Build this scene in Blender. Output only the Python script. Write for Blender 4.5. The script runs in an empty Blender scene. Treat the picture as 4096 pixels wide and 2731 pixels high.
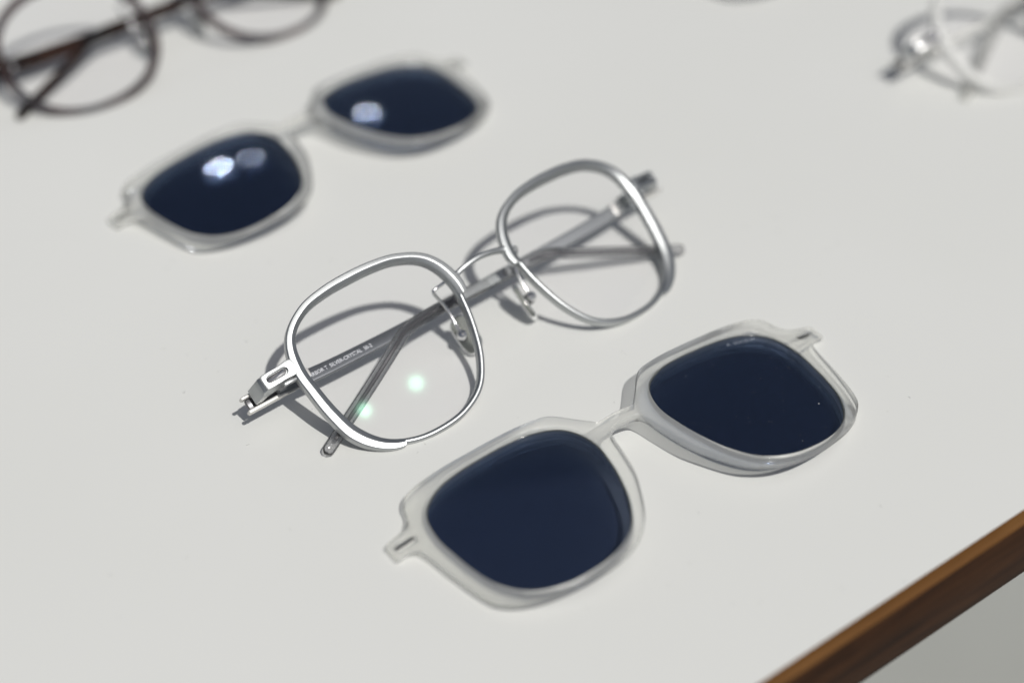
import bpy, bmesh, math, random
from mathutils import Vector, Matrix, Euler, Quaternion, noise
random.seed(7)
S = bpy.context.scene
COL = S.collection
MM = 0.001

# ------------------------------------------------------------------ camera
PITCH, ROLL, CAM_H = 0.72579, -0.01101, 0.29947
fwd = Vector((0, math.cos(PITCH), -math.sin(PITCH)))
rgt = Vector((1, 0, 0)); upv = rgt.cross(fwd)
r2 = math.cos(ROLL) * rgt + math.sin(ROLL) * upv
u2 = -math.sin(ROLL) * rgt + math.cos(ROLL) * upv
camd = bpy.data.cameras.new('camera'); cam = bpy.data.objects.new('camera', camd); COL.objects.link(cam)
m3 = Matrix((r2, u2, -fwd)).transposed()
cam.matrix_world = Matrix.Translation((0, -CAM_H / math.tan(PITCH), CAM_H)) @ m3.to_4x4()
camd.sensor_width = 36.0; camd.sensor_fit = 'HORIZONTAL'; camd.lens = 55.2
camd.clip_start = 0.01; camd.clip_end = 200
camd.dof.use_dof = True; camd.dof.focus_distance = 0.4235; camd.dof.aperture_fstop = 3.4
S.camera = cam

# ------------------------------------------------------------------ sky, sun, reflected lamps, exposure
AZ, EL = math.radians(-46.0), math.radians(59.6)
sun_dir = Vector((math.cos(AZ) * math.cos(EL), math.sin(AZ) * math.cos(EL), math.sin(EL)))
W = bpy.data.worlds.new('World'); S.world = W; W.use_nodes = True
nt = W.node_tree
sky = nt.nodes.new('ShaderNodeTexSky'); sky.sky_type = 'NISHITA'; sky.sun_disc = False
sky.sun_elevation = EL; sky.sun_rotation = math.atan2(sun_dir.x, sun_dir.y)
sky.air_density = 1.0; sky.dust_density = 3.0; sky.ozone_density = 1.0
hs = nt.nodes.new('ShaderNodeHueSaturation'); hs.inputs['Saturation'].default_value = 0.6   # hazy, nearly neutral sky
nt.links.new(sky.outputs[0], hs.inputs['Color']); nt.links.new(hs.outputs[0], nt.nodes['Background'].inputs[0])
nt.nodes['Background'].inputs[1].default_value = 0.05
sl = bpy.data.lights.new('sun', 'SUN'); sl.energy = 2.95; sl.angle = math.radians(0.6); sl.color = (1.0, 0.985, 0.945)
so = bpy.data.objects.new('sun', sl); COL.objects.link(so)
so.rotation_euler = sun_dir.to_track_quat('Z', 'Y').to_euler()
def spot_lamp(pos, power):
    l = bpy.data.lights.new('shop_lamp', 'POINT'); l.energy = power; l.shadow_soft_size = 0.008; l.color = (0.93, 0.95, 1.0)
    o = bpy.data.objects.new('shop_lamp', l); COL.objects.link(o); o.location = pos
LAMPS = [((-0.79, 2.0, 1.565), 2.0), ((-0.645, 2.0, 1.52), 0.35), ((-0.13, 2.35, 1.2), 1.0)]
for p_, e_ in LAMPS: spot_lamp(p_, e_)
S.view_settings.view_transform = 'Standard'; S.view_settings.look = 'None'
S.view_settings.exposure = -0.16; S.view_settings.gamma = 1.0; S.view_settings.use_curve_mapping = False
S.cycles.use_denoising = True
S.cycles.transparent_max_bounces = 24; S.cycles.max_bounces = 14; S.cycles.transmission_bounces = 10

# ------------------------------------------------------------------ materials
def mat(name):
    m = bpy.data.materials.new(name); m.use_nodes = True; n = m.node_tree.nodes; n.clear()
    o = n.new('ShaderNodeOutputMaterial'); return m, n, m.node_tree.links, o
def principled(name, col, rough, metal=0.0, spec=0.5, bump=None, **kw):
    m, n, l, o = mat(name)
    p = n.new('ShaderNodeBsdfPrincipled'); l.new(p.outputs[0], o.inputs[0])
    p.inputs['Base Color'].default_value = (*col, 1); p.inputs['Roughness'].default_value = rough
    p.inputs['Metallic'].default_value = metal; p.inputs['Specular IOR Level'].default_value = spec
    for k, v in kw.items(): p.inputs[k.replace('_', ' ')].default_value = v
    if bump:
        tc = n.new('ShaderNodeTexCoord'); t = n.new('ShaderNodeTexNoise'); t.inputs['Scale'].default_value = bump[0]; t.inputs['Detail'].default_value = 3
        b = n.new('ShaderNodeBump'); b.inputs['Strength'].default_value = bump[1]; b.inputs['Distance'].default_value = bump[2]
        l.new(tc.outputs['Object'], t.inputs['Vector']); l.new(t.outputs[0], b.inputs['Height']); l.new(b.outputs[0], p.inputs['Normal'])
        r = n.new('ShaderNodeMapRange'); r.inputs[1].default_value = .3; r.inputs[2].default_value = .7
        r.inputs[3].default_value = max(0, rough - .06); r.inputs[4].default_value = rough + .06
        l.new(t.outputs[0], r.inputs[0]); l.new(r.outputs[0], p.inputs['Roughness'])
    return m
def thin_glass(name, tint, gloss, ior=1.5, rough=0.0, gain=1.0):
    """straight-through tinted transmission plus a Fresnel mirror reflection"""
    m, n, l, o = mat(name)
    t = n.new('ShaderNodeBsdfTransparent'); t.inputs[0].default_value = (*tint, 1)
    g = n.new('ShaderNodeBsdfGlossy'); g.inputs[0].default_value = (*gloss, 1); g.inputs['Roughness'].default_value = rough
    f = n.new('ShaderNodeFresnel'); f.inputs[0].default_value = ior
    mu = n.new('ShaderNodeMath'); mu.operation = 'MULTIPLY'; mu.inputs[1].default_value = gain; l.new(f.outputs[0], mu.inputs[0])
    mx = n.new('ShaderNodeMixShader'); l.new(mu.outputs[0], mx.inputs[0]); l.new(t.outputs[0], mx.inputs[1]); l.new(g.outputs[0], mx.inputs[2])
    l.new(mx.outputs[0], o.inputs[0]); return m
def crystal(name, tint, body, body_fac, refr_fac, rough=0.12, refr_rough=0.1, refr_col=None, patch=None, ior=1.49):
    """clear cast acetate: partly straight-through, partly refracting, partly milky"""
    m, n, l, o = mat(name)
    t = n.new('ShaderNodeBsdfTransparent'); t.inputs[0].default_value = (*tint, 1)
    r = n.new('ShaderNodeBsdfRefraction'); r.inputs[0].default_value = (*(refr_col or tint), 1); r.inputs['Roughness'].default_value = refr_rough; r.inputs['IOR'].default_value = 1.3
    a = n.new('ShaderNodeMixShader'); a.inputs[0].default_value = refr_fac; l.new(t.outputs[0], a.inputs[1]); l.new(r.outputs[0], a.inputs[2])
    d = n.new('ShaderNodeBsdfDiffuse'); d.inputs[0].default_value = (*body, 1)
    tr = n.new('ShaderNodeBsdfTranslucent'); tr.inputs[0].default_value = (*body, 1)
    dm = n.new('ShaderNodeMixShader'); dm.inputs[0].default_value = 0.5; l.new(d.outputs[0], dm.inputs[1]); l.new(tr.outputs[0], dm.inputs[2])
    b = n.new('ShaderNodeMixShader'); b.inputs[0].default_value = body_fac; l.new(a.outputs[0], b.inputs[1]); l.new(dm.outputs[0], b.inputs[2])
    g = n.new('ShaderNodeBsdfGlossy'); g.inputs['Roughness'].default_value = rough; g.inputs[0].default_value = (1, 1, 1, 1)
    f = n.new('ShaderNodeFresnel'); f.inputs[0].default_value = ior
    c = n.new('ShaderNodeMixShader'); l.new(f.outputs[0], c.inputs[0]); l.new(b.outputs[0], c.inputs[1]); l.new(g.outputs[0], c.inputs[2])
    l.new(c.outputs[0], o.inputs[0])
    if patch:
        tc = n.new('ShaderNodeTexCoord'); nz = n.new('ShaderNodeTexNoise'); nz.inputs['Scale'].default_value = patch[0]; nz.inputs['Detail'].default_value = 2
        l.new(tc.outputs['Object'], nz.inputs['Vector'])
        cr = n.new('ShaderNodeValToRGB'); cr.color_ramp.elements[0].position = patch[3] if len(patch) > 3 else .36; cr.color_ramp.elements[1].position = cr.color_ramp.elements[0].position + .2
        cr.color_ramp.elements[0].color = (*patch[1], 1); cr.color_ramp.elements[1].color = (*patch[2], 1)
        l.new(nz.outputs[0], cr.inputs[0])
        for x in (d, tr): l.new(cr.outputs[0], x.inputs[0])
    return m
MT = {}
MT['satin'] = principled('satin_silver', (0.46, 0.475, 0.48), 0.40, 1.0, bump=(5200, 0.25, 0.00006))
MT['polish'] = principled('polished_silver', (0.80, 0.80, 0.80), 0.2, 1.0)
MT['hinge'] = principled('pale_hinge_metal', (0.74, 0.73, 0.70), 0.45, 0.55)
MT['darkmetal'] = principled('dark_hinge_metal', (0.10, 0.10, 0.105), 0.35, 0.8)
MT['temple'] = principled('grey_temple_metal', (0.21, 0.22, 0.235), 0.36, 0.75, bump=(3000, 0.1, 0.00004))
MT['ink'] = principled('white_print', (0.75, 0.77, 0.80), 0.6)
MT['dust'] = principled('pale_dust', (0.5, 0.5, 0.5), 0.9)
MT['etch'] = principled('lens_etching', (0.24, 0.27, 0.32), 0.7)
MT['clear'] = thin_glass('coated_clear_lens', (0.995, 0.993, 0.997), (0.42, 1.0, 0.70), 1.5, 0.075, 0.011)
MT['dark'] = thin_glass('navy_sun_lens', (0.37, 0.41, 0.50), (0.9, 0.95, 1.0), 1.5, 0.04, 0.8)
MT['crystal'] = crystal('pale_crystal_acetate', (0.99, 0.99, 0.98), (0.95, 0.95, 0.92), 0.33, 0.03, 0.15, 0.12, ior=1.27)
MT['pad'] = crystal('clear_silicone', (0.74, 0.75, 0.73), (0.34, 0.35, 0.33), 0.25, 0.25, 0.08, 0.05)
MT['smoke'] = crystal('smoke_crystal_acetate', (0.88, 0.88, 0.885), (0.42, 0.42, 0.43), 0.12, 0.14, 0.06, 0.03)
MT['white'] = crystal('milky_white_acetate', (0.97, 0.97, 0.97), (0.97, 0.97, 0.95), 0.85, 0.03, 0.45, 0.1)
MT['pale'] = crystal('pale_clear_temple', (0.92, 0.92, 0.92), (0.5, 0.5, 0.5), 0.2, 0.05, 0.1, 0.1)
MT['tort'] = crystal('tortoise_acetate', (0.35, 0.2, 0.1), (0.10, 0.05, 0.03), 0.8, 0.2, 0.08, 0.05, patch=(70, (0.008, 0.007, 0.007), (0.055, 0.022, 0.012)))
MT['tortrim'] = crystal('grey_brown_acetate', (0.62, 0.62, 0.66), (0.2, 0.2, 0.22), 0.45, 0.2, 0.08, 0.05, patch=(34, (0.085, 0.085, 0.095), (0.13, 0.05, 0.024), .40))

def table_white():
    m, n, l, o = mat('white_laminate'); p = n.new('ShaderNodeBsdfPrincipled'); l.new(p.outputs[0], o.inputs[0])
    tc = n.new('ShaderNodeTexCoord'); a = n.new('ShaderNodeTexNoise'); a.inputs['Scale'].default_value = 9; a.inputs['Detail'].default_value = 5
    l.new(tc.outputs['Object'], a.inputs['Vector'])
    cr = n.new('ShaderNodeValToRGB'); cr.color_ramp.elements[0].position = .3; cr.color_ramp.elements[1].position = .75
    cr.color_ramp.elements[0].color = (0.735, 0.738, 0.712, 1); cr.color_ramp.elements[1].color = (0.755, 0.757, 0.735, 1)
    l.new(a.outputs[0], cr.inputs[0]); l.new(cr.outputs[0], p.inputs['Base Color'])
    p.inputs['Roughness'].default_value = 0.32; p.inputs['Specular IOR Level'].default_value = 0.5
    b = n.new('ShaderNodeTexNoise'); b.inputs['Scale'].default_value = 900; l.new(tc.outputs['Object'], b.inputs['Vector'])
    bp = n.new('ShaderNodeBump'); bp.inputs['Strength'].default_value = 0.05; bp.inputs['Distance'].default_value = 0.0001
    l.new(b.outputs[0], bp.inputs['Height']); l.new(bp.outputs[0], p.inputs['Normal']); return m
def wood(name, c0, c1, c2, rough):
    m, n, l, o = mat(name); p = n.new('ShaderNodeBsdfPrincipled'); l.new(p.outputs[0], o.inputs[0])
    tc = n.new('ShaderNodeTexCoord'); mp = n.new('ShaderNodeMapping'); mp.inputs['Scale'].default_value = (16, 150, 150)
    l.new(tc.outputs['Object'], mp.inputs[0])
    a = n.new('ShaderNodeTexNoise'); a.inputs['Scale'].default_value = 1.0; a.inputs['Detail'].default_value = 7; a.inputs['Roughness'].default_value = .65; a.inputs['Distortion'].default_value = .6
    l.new(mp.outputs[0], a.inputs['Vector'])
    cr = n.new('ShaderNodeValToRGB'); e = cr.color_ramp.elements; e[0].position = .33; e[0].color = (*c0, 1); e[1].position = .68; e[1].color = (*c2, 1)
    q = e.new(.5); q.color = (*c1, 1)
    l.new(a.outputs[0], cr.inputs[0]); l.new(cr.outputs[0], p.inputs['Base Color']); p.inputs['Roughness'].default_value = rough; p.inputs['Specular IOR Level'].default_value = .12
    bp = n.new('ShaderNodeBump'); bp.inputs['Strength'].default_value = .3; bp.inputs['Distance'].default_value = .0004; l.new(a.outputs[0], bp.inputs['Height']); l.new(bp.outputs[0], p.inputs['Normal'])
    return m
def floor_mat():
    m, n, l, o = mat('grey_floor'); p = n.new('ShaderNodeBsdfPrincipled'); l.new(p.outputs[0], o.inputs[0])
    tc = n.new('ShaderNodeTexCoord'); a = n.new('ShaderNodeTexNoise'); a.inputs['Scale'].default_value = 2.5; a.inputs['Detail'].default_value = 6
    l.new(tc.outputs['Object'], a.inputs['Vector']); cr = n.new('ShaderNodeValToRGB')
    cr.color_ramp.elements[0].position = .3; cr.color_ramp.elements[1].position = .7
    cr.color_ramp.elements[0].color = (.33, .335, .315, 1); cr.color_ramp.elements[1].color = (.40, .405, .385, 1)
    l.new(a.outputs[0], cr.inputs[0]); l.new(cr.outputs[0], p.inputs['Base Color']); p.inputs['Roughness'].default_value = .6; return m
MT['table'] = table_white()
MT['walnut'] = wood('dark_walnut_face', (.014, .0055, .0025), (.042, .0165, .006), (.070, .028, .010), .6)
MT['lipping'] = wood('light_walnut_lipping', (.10, .046, .014), (.14, .063, .019), (.17, .08, .025), .55)
MT['floor'] = floor_mat()

# ------------------------------------------------------------------ helpers (all local sizes in millimetres)
def link(name, me, m, parent=None):
    o = bpy.data.objects.new(name, me); COL.objects.link(o)
    if m: me.materials.clear(); me.materials.append(m)
    if parent: o.parent = parent
    return o
def smooth(me, ang=40):
    me.set_sharp_from_angle(angle=math.radians(ang))
    me.polygons.foreach_set('use_smooth', [True] * len(me.polygons)); 
    me.set_sharp_from_angle(angle=math.radians(ang))
def from_data(name, vs, fs, m, parent=None, ang=40):
    me = bpy.data.meshes.new(name); me.from_pydata([(v[0] * MM, v[1] * MM, v[2] * MM) for v in vs], [], fs)
    bm = bmesh.new(); bm.from_mesh(me); bmesh.ops.recalc_face_normals(bm, faces=bm.faces); bm.to_mesh(me); bm.free()
    smooth(me, ang); return link(name, me, m, parent)
def thing(name, label, cat, group=None, pose=None):
    o = bpy.data.objects.new(name, None); COL.objects.link(o); o.empty_display_size = 0.02
    o['label'] = label; o['category'] = cat
    if group: o['group'] = group
    if pose:
        x, y, z, rx, ry, rz = pose
        o.location = (x * MM, y * MM, z * MM); o.rotation_euler = (rx, ry, rz)
    return o
def box(name, lo, hi, m, parent=None, bev=0.25, seg=2, fn=None):
    bm = bmesh.new(); bmesh.ops.create_cube(bm, size=1)
    for v in bm.verts: v.co = Vector([(lo[i] + hi[i]) / 2 + v.co[i] * (hi[i] - lo[i]) for i in range(3)])
    if bev: bmesh.ops.bevel(bm, geom=bm.edges[:] , offset=bev, segments=seg, affect='EDGES', profile=.5)
    for v in bm.verts:
        if fn: v.co = Vector(fn(*v.co))
        v.co *= MM
    me = bpy.data.meshes.new(name); bm.to_mesh(me); bm.free(); smooth(me, 35); return link(name, me, m, parent)
def catmull(pts, closed, n):
    P = [Vector(p) for p in pts]; N = len(P); out = []
    segs = N if closed else N - 1
    for i in range(segs):
        if closed: a, b, c, d = P[(i - 1) % N], P[i], P[(i + 1) % N], P[(i + 2) % N]
        else: a, b, c, d = P[max(i - 1, 0)], P[i], P[i + 1], P[min(i + 2, N - 1)]
        for k in range(n):
            t = k / n
            out.append(.5 * ((2 * b) + (-a + c) * t + (2 * a - 5 * b + 4 * c - d) * t * t + (-a + 3 * b - 3 * c + d) * t ** 3))
    if not closed: out.append(P[-1])
    return out
def tube(name, pts, rad, m, parent=None, seg=12, n=8, ell=None, round_end=False, profile=None, yref=Vector((0, 0, 1))):
    """sweep along pts; profile(t)-> list of (a, b): a across (in the xy plane), b along yref"""
    path = catmull(pts, False, n); vs = []; fs = []; N = len(path)
    for i, p in enumerate(path):
        t = (path[min(i + 1, N - 1)] - path[max(i - 1, 0)]).normalized()
        ax = yref.cross(t); ax = ax.normalized() if ax.length > 1e-4 else Vector((1, 0, 0)); bx = t.cross(ax)
        prof = profile(i / (N - 1)) if profile else [(rad * math.cos(2 * math.pi * j / seg), rad * math.sin(2 * math.pi * j / seg)) for j in range(seg)]
        for a, b in prof: vs.append(p + ax * a + bx * b)
    K = len(vs) // N
    for i in range(N - 1):
        for j in range(K): fs.append((i * K + j, i * K + (j + 1) % K, (i + 1) * K + (j + 1) % K, (i + 1) * K + j))
    fs.append(tuple(range(K))[::-1]); fs.append(tuple(range((N - 1) * K, N * K)))
    return from_data(name, vs, fs, m, parent)
def rrect(h, w, r, k=3):
    """rounded rectangle outline, h across, w thick"""
    out = []; r = min(r, h / 2 * .98, w / 2 * .98)
    for cx, cy, a0 in ((h / 2 - r, w / 2 - r, 0), (-h / 2 + r, w / 2 - r, 90), (-h / 2 + r, -w / 2 + r, 180), (h / 2 - r, -w / 2 + r, 270)):
        for j in range(k + 1):
            a = math.radians(a0 + 90 * j / k); out.append((cx + r * math.cos(a), cy + r * math.sin(a)))
    return out
def ball(name, c, r, m, parent=None, sc=(1, 1, 1)):
    bm = bmesh.new(); bmesh.ops.create_uvsphere(bm, u_segments=20, v_segments=12, radius=r)
    for v in bm.verts: v.co = Vector([(c[i] + v.co[i] * sc[i]) * MM for i in range(3)])
    me = bpy.data.meshes.new(name); bm.to_mesh(me); bm.free(); smooth(me, 80); return link(name, me, m, parent)
def plate(name, loops, thick, bev, m, parent=None, fn=None, bres=3):
    """flat plate from a closed outline with holes, rounded edges, top face at z = 0, then bent by fn"""
    cu = bpy.data.curves.new(name, 'CURVE'); cu.dimensions = '2D'; cu.fill_mode = 'BOTH'
    cu.extrude = (thick / 2 - bev); cu.bevel_depth = bev; cu.bevel_resolution = bres; cu.offset = -bev
    for lp in loops:
        s = cu.splines.new('POLY'); s.points.add(len(lp) - 1); s.use_cyclic_u = True
        for i, p in enumerate(lp): s.points[i].co = (p[0], p[1], 0, 1)
    tmp = bpy.data.objects.new('tmp', cu); COL.objects.link(tmp)
    dg = bpy.context.evaluated_depsgraph_get(); dg.update()
    me = bpy.data.meshes.new_from_object(tmp.evaluated_get(dg)); bpy.data.objects.remove(tmp); bpy.data.curves.remove(cu)
    bm = bmesh.new(); bm.from_mesh(me); bmesh.ops.remove_doubles(bm, verts=bm.verts, dist=1e-4); bmesh.ops.recalc_face_normals(bm, faces=bm.faces)
    for v in bm.verts:
        c = Vector((v.co.x, v.co.y, v.co.z - thick / 2))
        if fn: c = Vector(fn(*c))
        v.co = c * MM
    bm.to_mesh(me); bm.free(); me.name = name; smooth(me, 38); return link(name, me, m, parent)
def lettering(name, body, m, parent, origin, direction, length, height, zfn, extra_rot=0, bold=0.012):
    cu = bpy.data.curves.new(name, 'FONT'); cu.body = body; cu.size = 1.0; cu.offset = bold; cu.extrude = 0.0; cu.resolution_u = 3
    tmp = bpy.data.objects.new('tmp', cu); COL.objects.link(tmp)
    dg = bpy.context.evaluated_depsgraph_get(); dg.update()
    me = bpy.data.meshes.new_from_object(tmp.evaluated_get(dg)); bpy.data.objects.remove(tmp); bpy.data.curves.remove(cu)
    xs = [v.co.x for v in me.vertices]; ys = [v.co.y for v in me.vertices]; x0, x1, y0, y1 = min(xs), max(xs), 0.0, max(ys)
    dx, dy = direction; L = math.hypot(dx, dy); dx /= L; dy /= L
    for v in me.vertices:
        a = (v.co.x - x0) / (x1 - x0) * length; b = (v.co.y - y0) / (y1 - y0) * height
        X = origin[0] + a * dx - b * dy; Y = origin[1] + a * dy + b * dx
        v.co = Vector((X, Y, zfn(X, Y))) * MM
    return link(name, me, m, parent)

# ------------------------------------------------------------------ measured outlines
CX = 36.5
def radial(pts):
    """closed outline through (x, y) points as radius by angle, smooth periodic interpolation"""
    A = sorted((math.atan2(y, x) % (2 * math.pi), math.hypot(x, y)) for x, y in pts); n = len(A)
    def f(th):
        th %= 2 * math.pi; i = max([k for k in range(n) if A[k][0] <= th], default=n - 1)
        P = [A[(i + d) % n] for d in (-1, 0, 1, 2)]
        t0 = P[1][0]; w = lambda a: (a - t0 + math.pi) % (2 * math.pi) - math.pi
        x = [w(p[0]) for p in P]; yv = [p[1] for p in P]; u = (th - t0) % (2 * math.pi); h = x[2]
        m1 = (yv[2] - yv[0]) / (x[2] - x[0]); m2 = (yv[3] - yv[1]) / (x[3] - x[1]); t = u / h
        return (2 * t ** 3 - 3 * t * t + 1) * yv[1] + (t ** 3 - 2 * t * t + t) * h * m1 + (-2 * t ** 3 + 3 * t * t) * yv[2] + (t ** 3 - t * t) * h * m2
    return f
SP = radial([(24.2, 0), (24.8, 8), (21.6, 15.8), (14.8, 19.8), (7.2, 21.1), (0, 21.35), (-7.2, 21.2), (-14.8, 19.7), (-20.9, 15.2), (-23.0, 7.6), (-22.6, 0), (-21.6, -7), (-19.5, -14.2), (-14.9, -20.4), (-7.8, -24), (0, -25), (7.8, -24.1), (14.8, -20.6), (19.6, -14.2), (22.4, -7.2)])
SO = radial([(28.3, 0), (28.7, 9.2), (24.4, 17.8), (16.2, 22.4), (7.9, 24.0), (0, 24.4), (-7.9, 24.1), (-16.2, 22.3), (-23.5, 17.1), (-26.9, 8.7), (-26.8, 0), (-25.8, -8.4), (-23.2, -16.9), (-17.1, -23.3), (-8.6, -26.3), (0, -27.0), (8.5, -26.2), (16.4, -22.6), (21.9, -15.9), (25.6, -8.2)])
_cache = {}
def polar(f, th):
    k = (id(f), round(th, 5))
    if k not in _cache: _cache[k] = f(th)
    return _cache[k]
def contour(sp, n, side, grow=0.0, scale=1.0):
    """lens outline; th = 0 at the nose side; side -1 left lens, +1 right lens"""
    out = []
    for i in range(n):
        th = 2 * math.pi * i / n; r = polar(sp, th) * scale + grow
        x, y = r * math.cos(th), r * math.sin(th)
        out.append((-CX + x, y) if side < 0 else (CX - x, y))
    return out
def lens_dome(name, side, sp, scale, grow, m, parent, cz, tilt, R, thick, back_tilt=(0, 0), Rb=None, rings=14, n=96, ty=0.0):
    """curved lens of two surfaces and an edge"""
    vs = []; fs = []
    def front(x, y):
        dx = x - side * CX
        return cz - side * math.tan(tilt) * dx - (dx * dx + y * y) / (2 * R) - math.tan(ty) * y
    def back(x, y):
        dx = x - side * CX
        return front(x, y) - thick + (dx * dx + y * y) * (1 / (2 * R) - 1 / (2 * (Rb or R))) + math.tan(back_tilt[0]) * dx + math.tan(back_tilt[1]) * y
    ct = contour(sp, n, side, grow, scale)
    for f in (front, back):
        vs.append((side * CX, 0, f(side * CX, 0)))
        for k in range(1, rings + 1):
            s = k / rings
            for (x, y) in ct:
                X = side * CX + (x - side * CX) * s; Y = y * s; vs.append((X, Y, f(X, Y)))
    B = 1 + rings * n
    for o in (0, B):
        for j in range(n): fs.append((o, o + 1 + j, o + 1 + (j + 1) % n))
        for k in range(rings - 1):
            for j in range(n):
                a = o + 1 + k * n; fs.append((a + j, a + n + j, a + n + (j + 1) % n, a + (j + 1) % n))
    e = 1 + (rings - 1) * n
    for j in range(n): fs.append((e + j, B + e + j, B + e + (j + 1) % n, e + (j + 1) % n))
    o = from_data(name, vs, fs, m, parent, 50); return o, front

# ================================================================== SETTING
EDGE = math.radians(35.36)
def table():
    t = thing('display_table', 'white laminate display table with a dark walnut edge', 'table')
    t.location = (0.0562, -0.1194, 0); t.rotation_euler = (0, 0, EDGE)
    # local x runs along the front edge, local y inwards
    box('table_top', (-900, 0, -19.5), (900, 820, 0), MT['table'], t, 0.15, 1)
    vs = []; fs = []
    prof = [(0, 0.0), (-1.9, 0.0), (-2.5, -.12), (-2.95, -.5), (-3.1, -1.0), (0, -1.0)]
    xs = [-900 + 30 * i for i in range(61)]
    for x in xs:
        for a, b in prof: vs.append((x, a - .02, b + .05))
    K = len(prof)
    for i in range(len(xs) - 1):
        for j in range(K): fs.append((i * K + j, i * K + (j + 1) % K, (i + 1) * K + (j + 1) % K, (i + 1) * K + j))
    fs.append(tuple(range(K))); fs.append(tuple(range((len(xs) - 1) * K, len(xs) * K)))
    from_data('edge_lipping', vs, fs, MT['lipping'], t, 50)
    box('edge_face', (-900, -3.05, -24.5), (900, -.02, -.98), MT['walnut'], t, 0.3, 2)
    for lx in (-820, 820):
        for ly in (80, 740):
            box('leg', (lx - 25, ly - 25, -740), (lx + 25, ly + 25, -19.6), MT['walnut'], t, 2, 2)
    return t
table()
me = bpy.data.meshes.new('floor'); me.from_pydata([(-6, -6, -.74), (6, -6, -.74), (6, 6, -.74), (-6, 6, -.74)], [], [(0, 1, 2, 3)])
fl = link('floor', me, MT['floor']); fl['kind'] = 'structure'; fl['label'] = 'pale grey floor seen below the table edge'

# ================================================================== CLIP-ON SUN LENSES
KC = 0.0013
HALF = [(5.5, 12.8), (7.2, 14.0), (10.5, 17.5), (13.5, 20.8), (17, 23), (24.5, 24.2), (32, 24.6), (39, 24.8), (46, 25), (52, 24.8), (57, 24.2), (60, 22.9),
        (61.7, 20.6), (62.6, 17.6), (64.6, 15.1), (67.5, 14.2), (70.4, 13.8), (71.6, 13.3), (71.9, 12.5), (71.8, 8.6), (71.5, 7.9), (70.8, 7.7), (68.3, 7.7), (66.2, 6.3), (65.1, 3),
        (63.8, -4), (62.2, -11.2), (60.6, -16.2), (58.8, -19.2), (55, -22.3), (50, -24.6), (44, -26.1), (36.5, -27.1), (29, -26.9),
        (23, -25.3), (18.2, -22.3), (15.2, -19), (12.2, -14), (8.9, -7.2), (6.9, 0.8), (5.7, 6.4), (4.2, 8.6)]
OUT = [(0, 13.1)] + HALF + [(0, 9.2)] + [(-x, y) for x, y in reversed(HALF)]
CLIP_T = 3.2
def sstep(a, b, x):
    t = max(0, min(1, (x - a) / (b - a))); return t * t * (3 - 2 * t)
def bend_clip(x, y, z):
    c = 1 - 0.62 * sstep(60, 67, abs(x)) - .12 * sstep(-6, 6, 6 - abs(x))
    return (x, y, z * c - KC * x * x)
def slot_loop(s, cx, cy, L, H, k=6):
    r = H / 2; out = []
    for a0, ox in ((-90, L / 2 - r), (90, -L / 2 + r)):
        for j in range(k + 1):
            a = math.radians(a0 + 180 * j / k); out.append((s * (cx + ox + r * math.cos(a)), cy + r * math.sin(a)))
    return out
def build_clip(label, x, y, rz, text=False, tilts=((0, 0), (0, 0)), group=None):
    t = thing('clip_on_sunglasses', label, 'sunglasses', group, (x, y, 8.45, 0, 0, rz))
    outer = catmull([(a, b, 0) for a, b in OUT], True, 5)
    loops = [[(p.x, p.y) for p in outer]]
    for s in (-1, 1): loops.append(contour(SP, 120, s, 0.0, 1.028))
    for s in (-1, 1): loops.append(slot_loop(s, 67.2, 10.9, 6.2, 2.2))
    plate('frame', loops, CLIP_T, 0.55, MT['crystal'], t, bend_clip)
    for i, s in enumerate((-1, 1)):
        tx, ty = tilts[i]
        ln, fr = lens_dome('lens', s, SP, 1.028, 0.35, MT['dark'], t, -KC * CX * CX - 1.25, 2 * KC * CX + tx, 450, 1.1, (0, 0), ty=ty)
        # thin bead where the lens meets the frame
        ring = contour(SP, 96, s, -.12, 1.028); pr = [(.22 * math.cos(a), .22 * math.sin(a)) for a in (0, 1.05, 2.09, 3.14, 4.19, 5.24)]; vs = []; fs = []
        for j, (X, Y) in enumerate(ring):
            ox, oy = (X - s * CX), Y; L_ = math.hypot(ox, oy); ox /= L_; oy /= L_
            for a, b in pr: vs.append((X + ox * a, Y + oy * a, fr(X, Y) + .2 + b))
            for q in range(6): fs.append((j * 6 + q, j * 6 + (q + 1) % 6, ((j + 1) % 96) * 6 + (q + 1) % 6, ((j + 1) % 96) * 6 + q))
        from_data('lens_bead', vs, fs, MT['pad'], ln, 80)
        if text and s > 0:
            lettering('lettering', 'A. SOCIETY', MT['etch'], ln, (44.8, 18.7), (9.4, -1.9), 9.6, 1.1, lambda X, Y: fr(X, Y) + .03)
            lens_dust(ln, fr, 34, 5)
        plate('slot_shade_strip', [slot_loop(s, 67.2, 11.45, 5.6, .8)], .25, .08, MT['darkmetal'], t, lambda X, Y, Z: (X, Y, Z - KC * X * X - .95))  # dark strip paints the shadow line along the slot's upper edge
    return t
def lens_dust(parent, fr, n, seed):
    rd = random.Random(seed); vs = []; fs = []
    for i in range(n):
        th = rd.uniform(0, 6.28); q = rd.uniform(0, .85) ** .6; r = polar(SP, th) * q; X = CX - r * math.cos(th); Y = r * math.sin(th)
        a = rd.uniform(.04, .10) if i else .2; b = len(vs); z = fr(X, Y)
        for k in range(5): vs.append((X + a * math.cos(k * 1.2566) * rd.uniform(.6, 1.3), Y + a * math.sin(k * 1.2566), z + .01))
        vs.append((X, Y, z + a * .8)); fs += [(b + k, b + (k + 1) % 5, b + 5) for k in range(5)]
    o = from_data('dust', vs, fs, MT['dust'], parent); o['kind'] = 'stuff'
build_clip('pale crystal clip-on with dark navy lenses nearest the wooden table edge', 34.4, -48.6, 0.6033, True)
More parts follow.
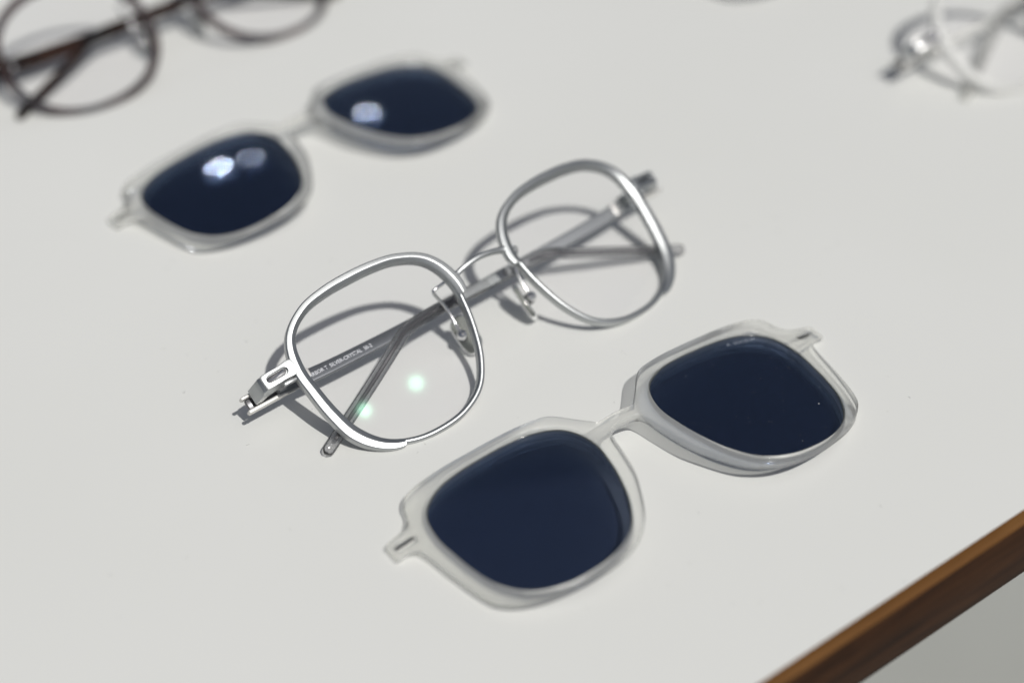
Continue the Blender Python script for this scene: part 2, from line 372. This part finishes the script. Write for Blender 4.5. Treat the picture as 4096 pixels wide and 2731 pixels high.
build_clip('blurred pale crystal clip-on with dark lenses behind the silver eyeglasses', -63.76, 94.87, 0.7128, tilts=((.0029, -.0064), (.0113, -.0014)))
build_clip('dark clip-on just peeking in at the top edge of the picture', 120, 243, 0.65)

# ================================================================== EYEGLASSES
def build_glasses(label, pose, st):
    KM = 0.00152
    t = thing('eyeglasses', label, 'eyeglasses', None, pose)
    sp, so = st.get('sp', SP), st.get('so', SO)
    zc = lambda x: -KM * x * x
    n = 160
    def inner_outer(th, s):
        ri = polar(sp, th); ro = polar(so, th) - 0.55 * abs(math.cos(th)) ** 2 + st.get('wide', 0)
        return ri, ro
    def P(th, r, s):
        x = -CX + r * math.cos(th); y = r * math.sin(th)
        return (x if s < 0 else -x, y)
    for s in (-1, 1):
        # full inner ring
        prof = st['ring']; vs = []; fs = []; K = len(prof)
        for i in range(n):
            th = 2 * math.pi * i / n; ri, ro = inner_outer(th, s)
            for u, w in prof:
                x, y = P(th, ri + u, s); dg_ = math.degrees(th)
                drop = (sstep(9, 13, dg_) * (1 - sstep(240, 244, dg_)) * 1.0 if st.get('cap') and w > -1.2 else 0)
                vs.append((x, y, zc(x) + w - drop))
        for i in range(n):
            for j in range(K): fs.append((i * K + j, i * K + (j + 1) % K, ((i + 1) % n) * K + (j + 1) % K, ((i + 1) % n) * K + j))
        rim = from_data('rim', vs, fs, st['rim'], t, 45)
        # raised outer band over the brow and temple side, ending in small steps
        if st.get('cap'):
            prof = st['cap']; vs = []; fs = []; K = len(prof); n2 = 130; a0, a1 = math.radians(8), math.radians(245)
            for i in range(n2 + 1):
                th = a0 + (a1 - a0) * i / n2; ri, ro = inner_outer(th, s)
                e = min(i, n2 - i); g = 1.0 if e >= 3 else (.82, .92, .98)[e]
                for u, w in prof:
                    x, y = P(th, ri + (ro - ri) * (u if u < .3 else .3 + (u - .3) * g), s); vs.append((x, y, zc(x) + (w if w > -.5 else w * 1.0)))
            for i in range(n2):
                for j in range(K): fs.append((i * K + j, i * K + (j + 1) % K, (i + 1) * K + (j + 1) % K, (i + 1) * K + j))
            fs.append(tuple(range(K))); fs.append(tuple(range(n2 * K, n2 * K + K)))
            from_data('outer_band', vs, fs, st['capmat'], rim, 45)
        # lens: front and rear surfaces not quite parallel, so each mirrors the sun in its own place
        lens_dome('lens', s, sp, 1.0, 0.3, MT['clear'], t, zc(CX) - 1.35, 2 * KM * CX, 225, 2.45 if st.get('prism') else 1.0,
                  (math.radians(st.get('prism', 0)) * (1 if s < 0 else -1), 0), 240)
    # bridge
    tube('bridge', [(-8.6, 9.1, -1.1), (-6.8, 9.6, -.8), (-3.6, 10.15, -.35), (0, 10.4, -.15), (3.6, 10.15, -.35), (6.8, 9.6, -.8), (8.6, 9.1, -1.1)], 0, st['bridge'], t, n=6,
         profile=lambda u: rrect(1.5 + .4 * abs(2 * u - 1) ** 6, 2.1 + .5 * abs(2 * u - 1) ** 4, .5))
    for s in (-1, 1):
        # nose pad on a wire arm
        arm = tube('nose_pad_arm', [(s * 9.9, 9.6, -2.4), (s * 11.6, 9.3, -3.9), (s * 13.6, 9.2, -5.0), (s * 15.1, 8.9, -5.5), (s * 15.0, 8.0, -6.2), (s * 13.9, 6.0, -7.6), (s * 12.8, 3.0, -9.0), (s * 12.7, -1.0, -9.6), (s * 12.85, -4.6, -9.8)], .5, MT['polish'], t, 10, 6)
        ball('stud', (s * 12.85, -5.2, -9.8), 1.6, MT['polish'], arm)
        nrm = Vector((-s * .84, 0, -.54)); ctr = Vector((s * 12.85, -5.3, -9.8)) + nrm * 2.4; vdir = Vector((0, 1, 0)); hdir = vdir.cross(nrm)
        lp = catmull([(2.4, 5.2, 0), (3.5, 3.0, 0), (3.6, -2.0, 0), (2.6, -5.4, 0), (0, -6.2, 0), (-2.6, -5.4, 0), (-3.4, -2, 0), (-3.2, 3.0, 0), (-2.2, 5.2, 0), (0, 5.8, 0)], True, 4)
        def padfn(x, y, z, c=ctr, h=hdir, v=vdir, nn=nrm):
            q = c + h * x + v * y + nn * (-z - .7 - (x * x + y * y * .4) * .02); return (q.x, q.y, q.z)
        plate('nose_pad', [[(p.x, p.y) for p in lp]], 2.0, .8, MT['pad'], arm, padfn)
        box('pad_mount', (min(s * 11.6, s * 13.4), -6.9, -11.6), (max(s * 11.6, s * 13.4), -3.7, -9.9), MT['darkmetal'], arm, .3)
        # endpiece: slotted front plate on a body that turns back to the hinge
        yl, yh = 6.7, 10.9
        xz = [(-62.0, -6.4), (-70.9, -8.1), (-72.0, -8.8), (-72.6, -10.2), (-73.9, -14.2), (-73.4, -15.0), (-71.6, -15.2), (-70.4, -11.6), (-69.3, -10.6), (-62.0, -8.9)]
        bm = bmesh.new(); va = [bm.verts.new(Vector((-s * a, yl, b)) * MM) for a, b in xz]; vb = [bm.verts.new(Vector((-s * a, yh - (0.5 if b < -10 else 0), b)) * MM) for a, b in xz]
        for v, (a, b) in zip(va, xz):
            if b < -10: v.co.y -= .7 * MM
        m_ = len(xz)
        for i in range(m_): bm.faces.new((va[i], va[(i + 1) % m_], vb[(i + 1) % m_], vb[i]))
        bm.faces.new(va); bm.faces.new(vb); bmesh.ops.recalc_face_normals(bm, faces=bm.faces)
        bmesh.ops.bevel(bm, geom=bm.edges[:], offset=.22 * MM, segments=2, affect='EDGES', profile=.5)
        e_ = bpy.data.meshes.new('endpiece'); bm.to_mesh(e_); bm.free(); smooth(e_, 30)
        ep = link('endpiece', e_, st['endmat'], t)
        lp = catmull([(s * -1 * a, b, 0) for a, b in ((-62.2, 11.0), (-66, 10.95), (-70.6, 10.9), (-71.35, 10.6), (-71.5, 10), (-71.4, 7.4), (-71.2, 6.8), (-70.5, 6.6), (-66, 6.7), (-62.2, 6.9))], True, 3)
        plate('front_plate', [[(p.x, p.y) for p in lp], slot_loop(s, 67.2, 9.0, 6.2, 1.9)], .95, .2, st['endmat'], ep, lambda X, Y, Z: (X, Y, Z + zc(X) + .45), 2)
        plate('slot_shade_floor', [slot_loop(s, 67.2, 9.0, 5.9, 1.6)], .2, .06, MT['darkmetal'], ep, lambda X, Y, Z: (X, Y, Z + zc(X) - .38), 1)  # dark sheet added to deepen the recess, shade put into its colour
        tube('slot_spring', [(s * 64.7, 9.4, zc(64.7) - .3), (s * 66, 9.1, zc(66) - .35), (s * 68, 8.75, zc(68) - .35), (s * 69.7, 8.8, zc(69.7) - .3)], .28, MT['polish'], ep, 8, 5)
        box('lower_lug', (min(s * 66.8, s * 62.3), 5.3, -8.2), (max(s * 66.8, s * 62.3), 6.3, -6.5), st['endmat'], ep, .3)
        # temple: hinge bracket, arm, sleeve
        off = st['over'] * s          # which arm lies on top where they cross
        top = (lambda x: 0)
        zt = (lambda a: a + (-0.75 if off < 0 else 0.75))
        path = [(s * 66, 7.3, zt(-15.0)), (s * 60, 6.6, zt(-14.6)), (s * 54, 6.0, zt(-14.2)), (s * 45, 5.5, zt(-13.7)), (s * 30, 5.1, zt(-13.0)), (s * 14, 4.95, zt(-12.3)), (0, 4.85, zt(-11.7)), (s * -8, 4.8, zt(-11.4))]
        tw = math.radians(st.get('twist', 0)) if s < 0 else 0
        hk = st.get('th', 1.0)
        def tprof(u):
            return [(a * math.cos(tw) - b * math.sin(tw), a * math.sin(tw) + b * math.cos(tw)) for a, b in rrect((4.5 - 1.9 * u ** 1.5) * hk, 1.35 - .2 * u, .3)]
        tm = tube('temple', path, 0, st['temple'] if s < 0 else st.get('temple_lit', st['temple']), t, n=6, profile=tprof)  # right arm's lighter metal paints in the brightness its angle would catch
        def hb(name, a, b, m, bev=.3):
            lo = (min(s * a[0], s * b[0]), a[1], zt(a[2])); hi = (max(s * a[0], s * b[0]), b[1], zt(b[2])); return box(name, lo, hi, m, hg, bev)
        hg = box('hinge', (min(s * 75.2, s * 63), 6.0, zt(-17.0)), (max(s * 75.2, s * 63), 8.9, zt(-15.6)), MT['darkmetal'], tm, .2)
        hb('hinge_plate', (76.2, 4.8, -17.0), (60.5, 5.9, -14.2), st['hingemat'], .4)
        hb('hinge_plate', (76.2, 9.0, -17.0), (72.8, 10.0, -14.4), st['hingemat'], .4)
        hb('hinge_knuckle', (66.4, 5.4, -17.0), (60.2, 9.6, -14.0), st['hingemat'], .7)
        hb('hinge_collar', (57.6, 4.2, -16.4), (55.6, 8.6, -13.6), st['hingemat'], .35)
        ball('hinge_screw', (s * 74.6, 4.85, zt(-15.6)), .42, MT['polish'], hg, (1, .4, 1))
        zu = (lambda a: a + (-0.5 if off < 0 else 0.5))
        tip = [(s * 4, 4.85, zu(-11.8)), (s * -8, 4.8, zu(-11.4)), (s * -18, 4.7, zu(-10.9)), (s * -24, 4.2, zu(-10.6)), (s * -28.5, 2.9, zu(-10.4)), (s * -33, 0.6, zu(-10.2)), (s * -42, -3.9, -10.1), (s * -54, -9.6, -9.8), (s * -66.6, -15.5, -9.15)]
        if off < 0: tip = [(a, b, c + (.0 if i > 3 else -.25)) for i, (a, b, c) in enumerate(tip)]
        def sl(u):
            k = 1 if u < .975 else math.sqrt(max(.12, 1 - ((u - .975) / .026) ** 2))
            k0 = 1 if u > .03 else .8
            return rrect(3.5 * k * k0, 2.6 * k * k0, 1.1 * k, 4)
        tp = tube('temple_tip', tip, 0, st['tip'], tm, n=10, profile=sl)
        tube('wire_core', tip[:-1] + [(s * -62.0, -13.35, -9.4)], 0, st['core'], tp, n=6, profile=lambda u: rrect(1.15, .8, .25, 2))
        TW = math.tan(tw)
        if st.get('text') and s < 0:
            lettering('lettering', 'ARBOR T  SILVER-CRYSTAL  50-2', MT['ink'], tm, (-56.6, 5.55), (19.6, -.75), 20.2, 1.12,
                      lambda X, Y: zt(-14.2 + (X + 54) * .051) + .74 + TW * (Y - 5.6 + (X + 46) * .04))
    return t
RING = [(0, -1.0), (0, -2.9), (.3, -3.2), (1.4, -3.2), (1.75, -2.9), (1.75, -0.8), (1.45, -.4), (.95, -.25), (.5, -.35), (.2, -.6)]
CAP = [(.01, -1.05), (.025, -.75), (.06, -.58), (.10, -.49), (.36, .0), (.41, .09), (.46, .15), (.51, .17), (.57, .16), (.86, .07), (.92, .04), (.97, -.14), (1.0, -.5), (1.0, -2.1), (.93, -2.4), (.3, -2.4), (.05, -2.2)]
build_glasses('satin silver wire eyeglasses with clear lenses and crystal temple tips', (-3.58, 2.82, 17.85, 0.57365, -0.0021, 0.69263),
    dict(ring=RING, cap=CAP, rim=MT['satin'], capmat=MT['satin'], bridge=MT['satin'], endmat=MT['satin'], temple=MT['temple'], hingemat=MT['hinge'], tip=MT['smoke'], core=MT['darkmetal'], over=1, text=True, prism=5.4, temple_lit=MT['satin'], twist=-15))
# rounder tortoise frame at the far left
SPR = radial([(25.2 * math.cos(a) * (1 + .035 * math.sin(2 * a) ** 2) + .2, 23.6 * math.sin(a) * (1 + .035 * math.sin(2 * a) ** 2) - .6) for a in [k * math.pi / 8 for k in range(16)]])
SOR = SPR
SPW = radial([(22.8 * math.cos(a) * (1 + .05 * math.sin(2 * a) ** 2), 21.6 * math.sin(a) * (1 + .05 * math.sin(2 * a) ** 2) - .2) for a in [k * math.pi / 8 for k in range(16)]])
RING_A = [(-.3, -.8), (-.3, -2.6), (.1, -3.1), (2.4, -3.1), (2.9, -2.6), (2.9, -.5), (2.5, 0), (.3, 0)]
build_glasses('blurred tortoiseshell and grey eyeglasses with dark brown temples', (-121.5, 164.5, 17.0, 0.56, 0, 0.67),
    dict(sp=SPR, so=SOR, ring=RING_A, rim=MT['tortrim'], bridge=MT['tort'], endmat=MT['tort'], temple=MT['tort'], hingemat=MT['darkmetal'], tip=MT['tort'], core=MT['darkmetal'], over=1, th=1.5))
build_glasses('blurred milky white framed eyeglasses with silver hinge in the far corner', (203, 170.5, 17.0, 0.57, 0, 0.69),
    dict(sp=SPW, so=SPW, ring=[(a * 1.25, b) for a, b in RING_A], rim=MT['white'], bridge=MT['satin'], endmat=MT['polish'], temple=MT['crystal'], hingemat=MT['hinge'], tip=MT['crystal'], core=MT['pale'], over=1))

# ================================================================== lint and dust on the table
vs = []; fs = []
rd = random.Random(3)
for i in range(70):
    x, y = rd.uniform(-110, 110), rd.uniform(-100, 60); a = rd.uniform(0, 6.28); L = rd.uniform(.3, 1.3); c = rd.uniform(-1.5, 1.5); w = .03
    q = []
    for k in range(6):
        q.append(Vector((x, y, .05 + .06 * math.sin(k / 5 * 3.14)))); x += math.cos(a) * L / 5; y += math.sin(a) * L / 5; a += c / 5
    for k in range(5):
        dv = (q[k + 1] - q[k]).normalized(); sd = Vector((-dv.y, dv.x, 0)) * w; b = len(vs)
        up = Vector((0, 0, w * 1.6)); vs += [q[k] - sd, q[k] + sd, q[k] + up, q[k + 1] - sd, q[k + 1] + sd, q[k + 1] + up]
        fs += [(b, b + 1, b + 4, b + 3), (b + 1, b + 2, b + 5, b + 4), (b + 2, b, b + 3, b + 5)]
MT['lint'] = principled('grey_lint', (.35, .35, .34), .9)
du = from_data('lint', vs, fs, MT['lint']); du['kind'] = 'stuff'; du['label'] = 'fine grey lint scattered on the white table'; du['category'] = 'lint'
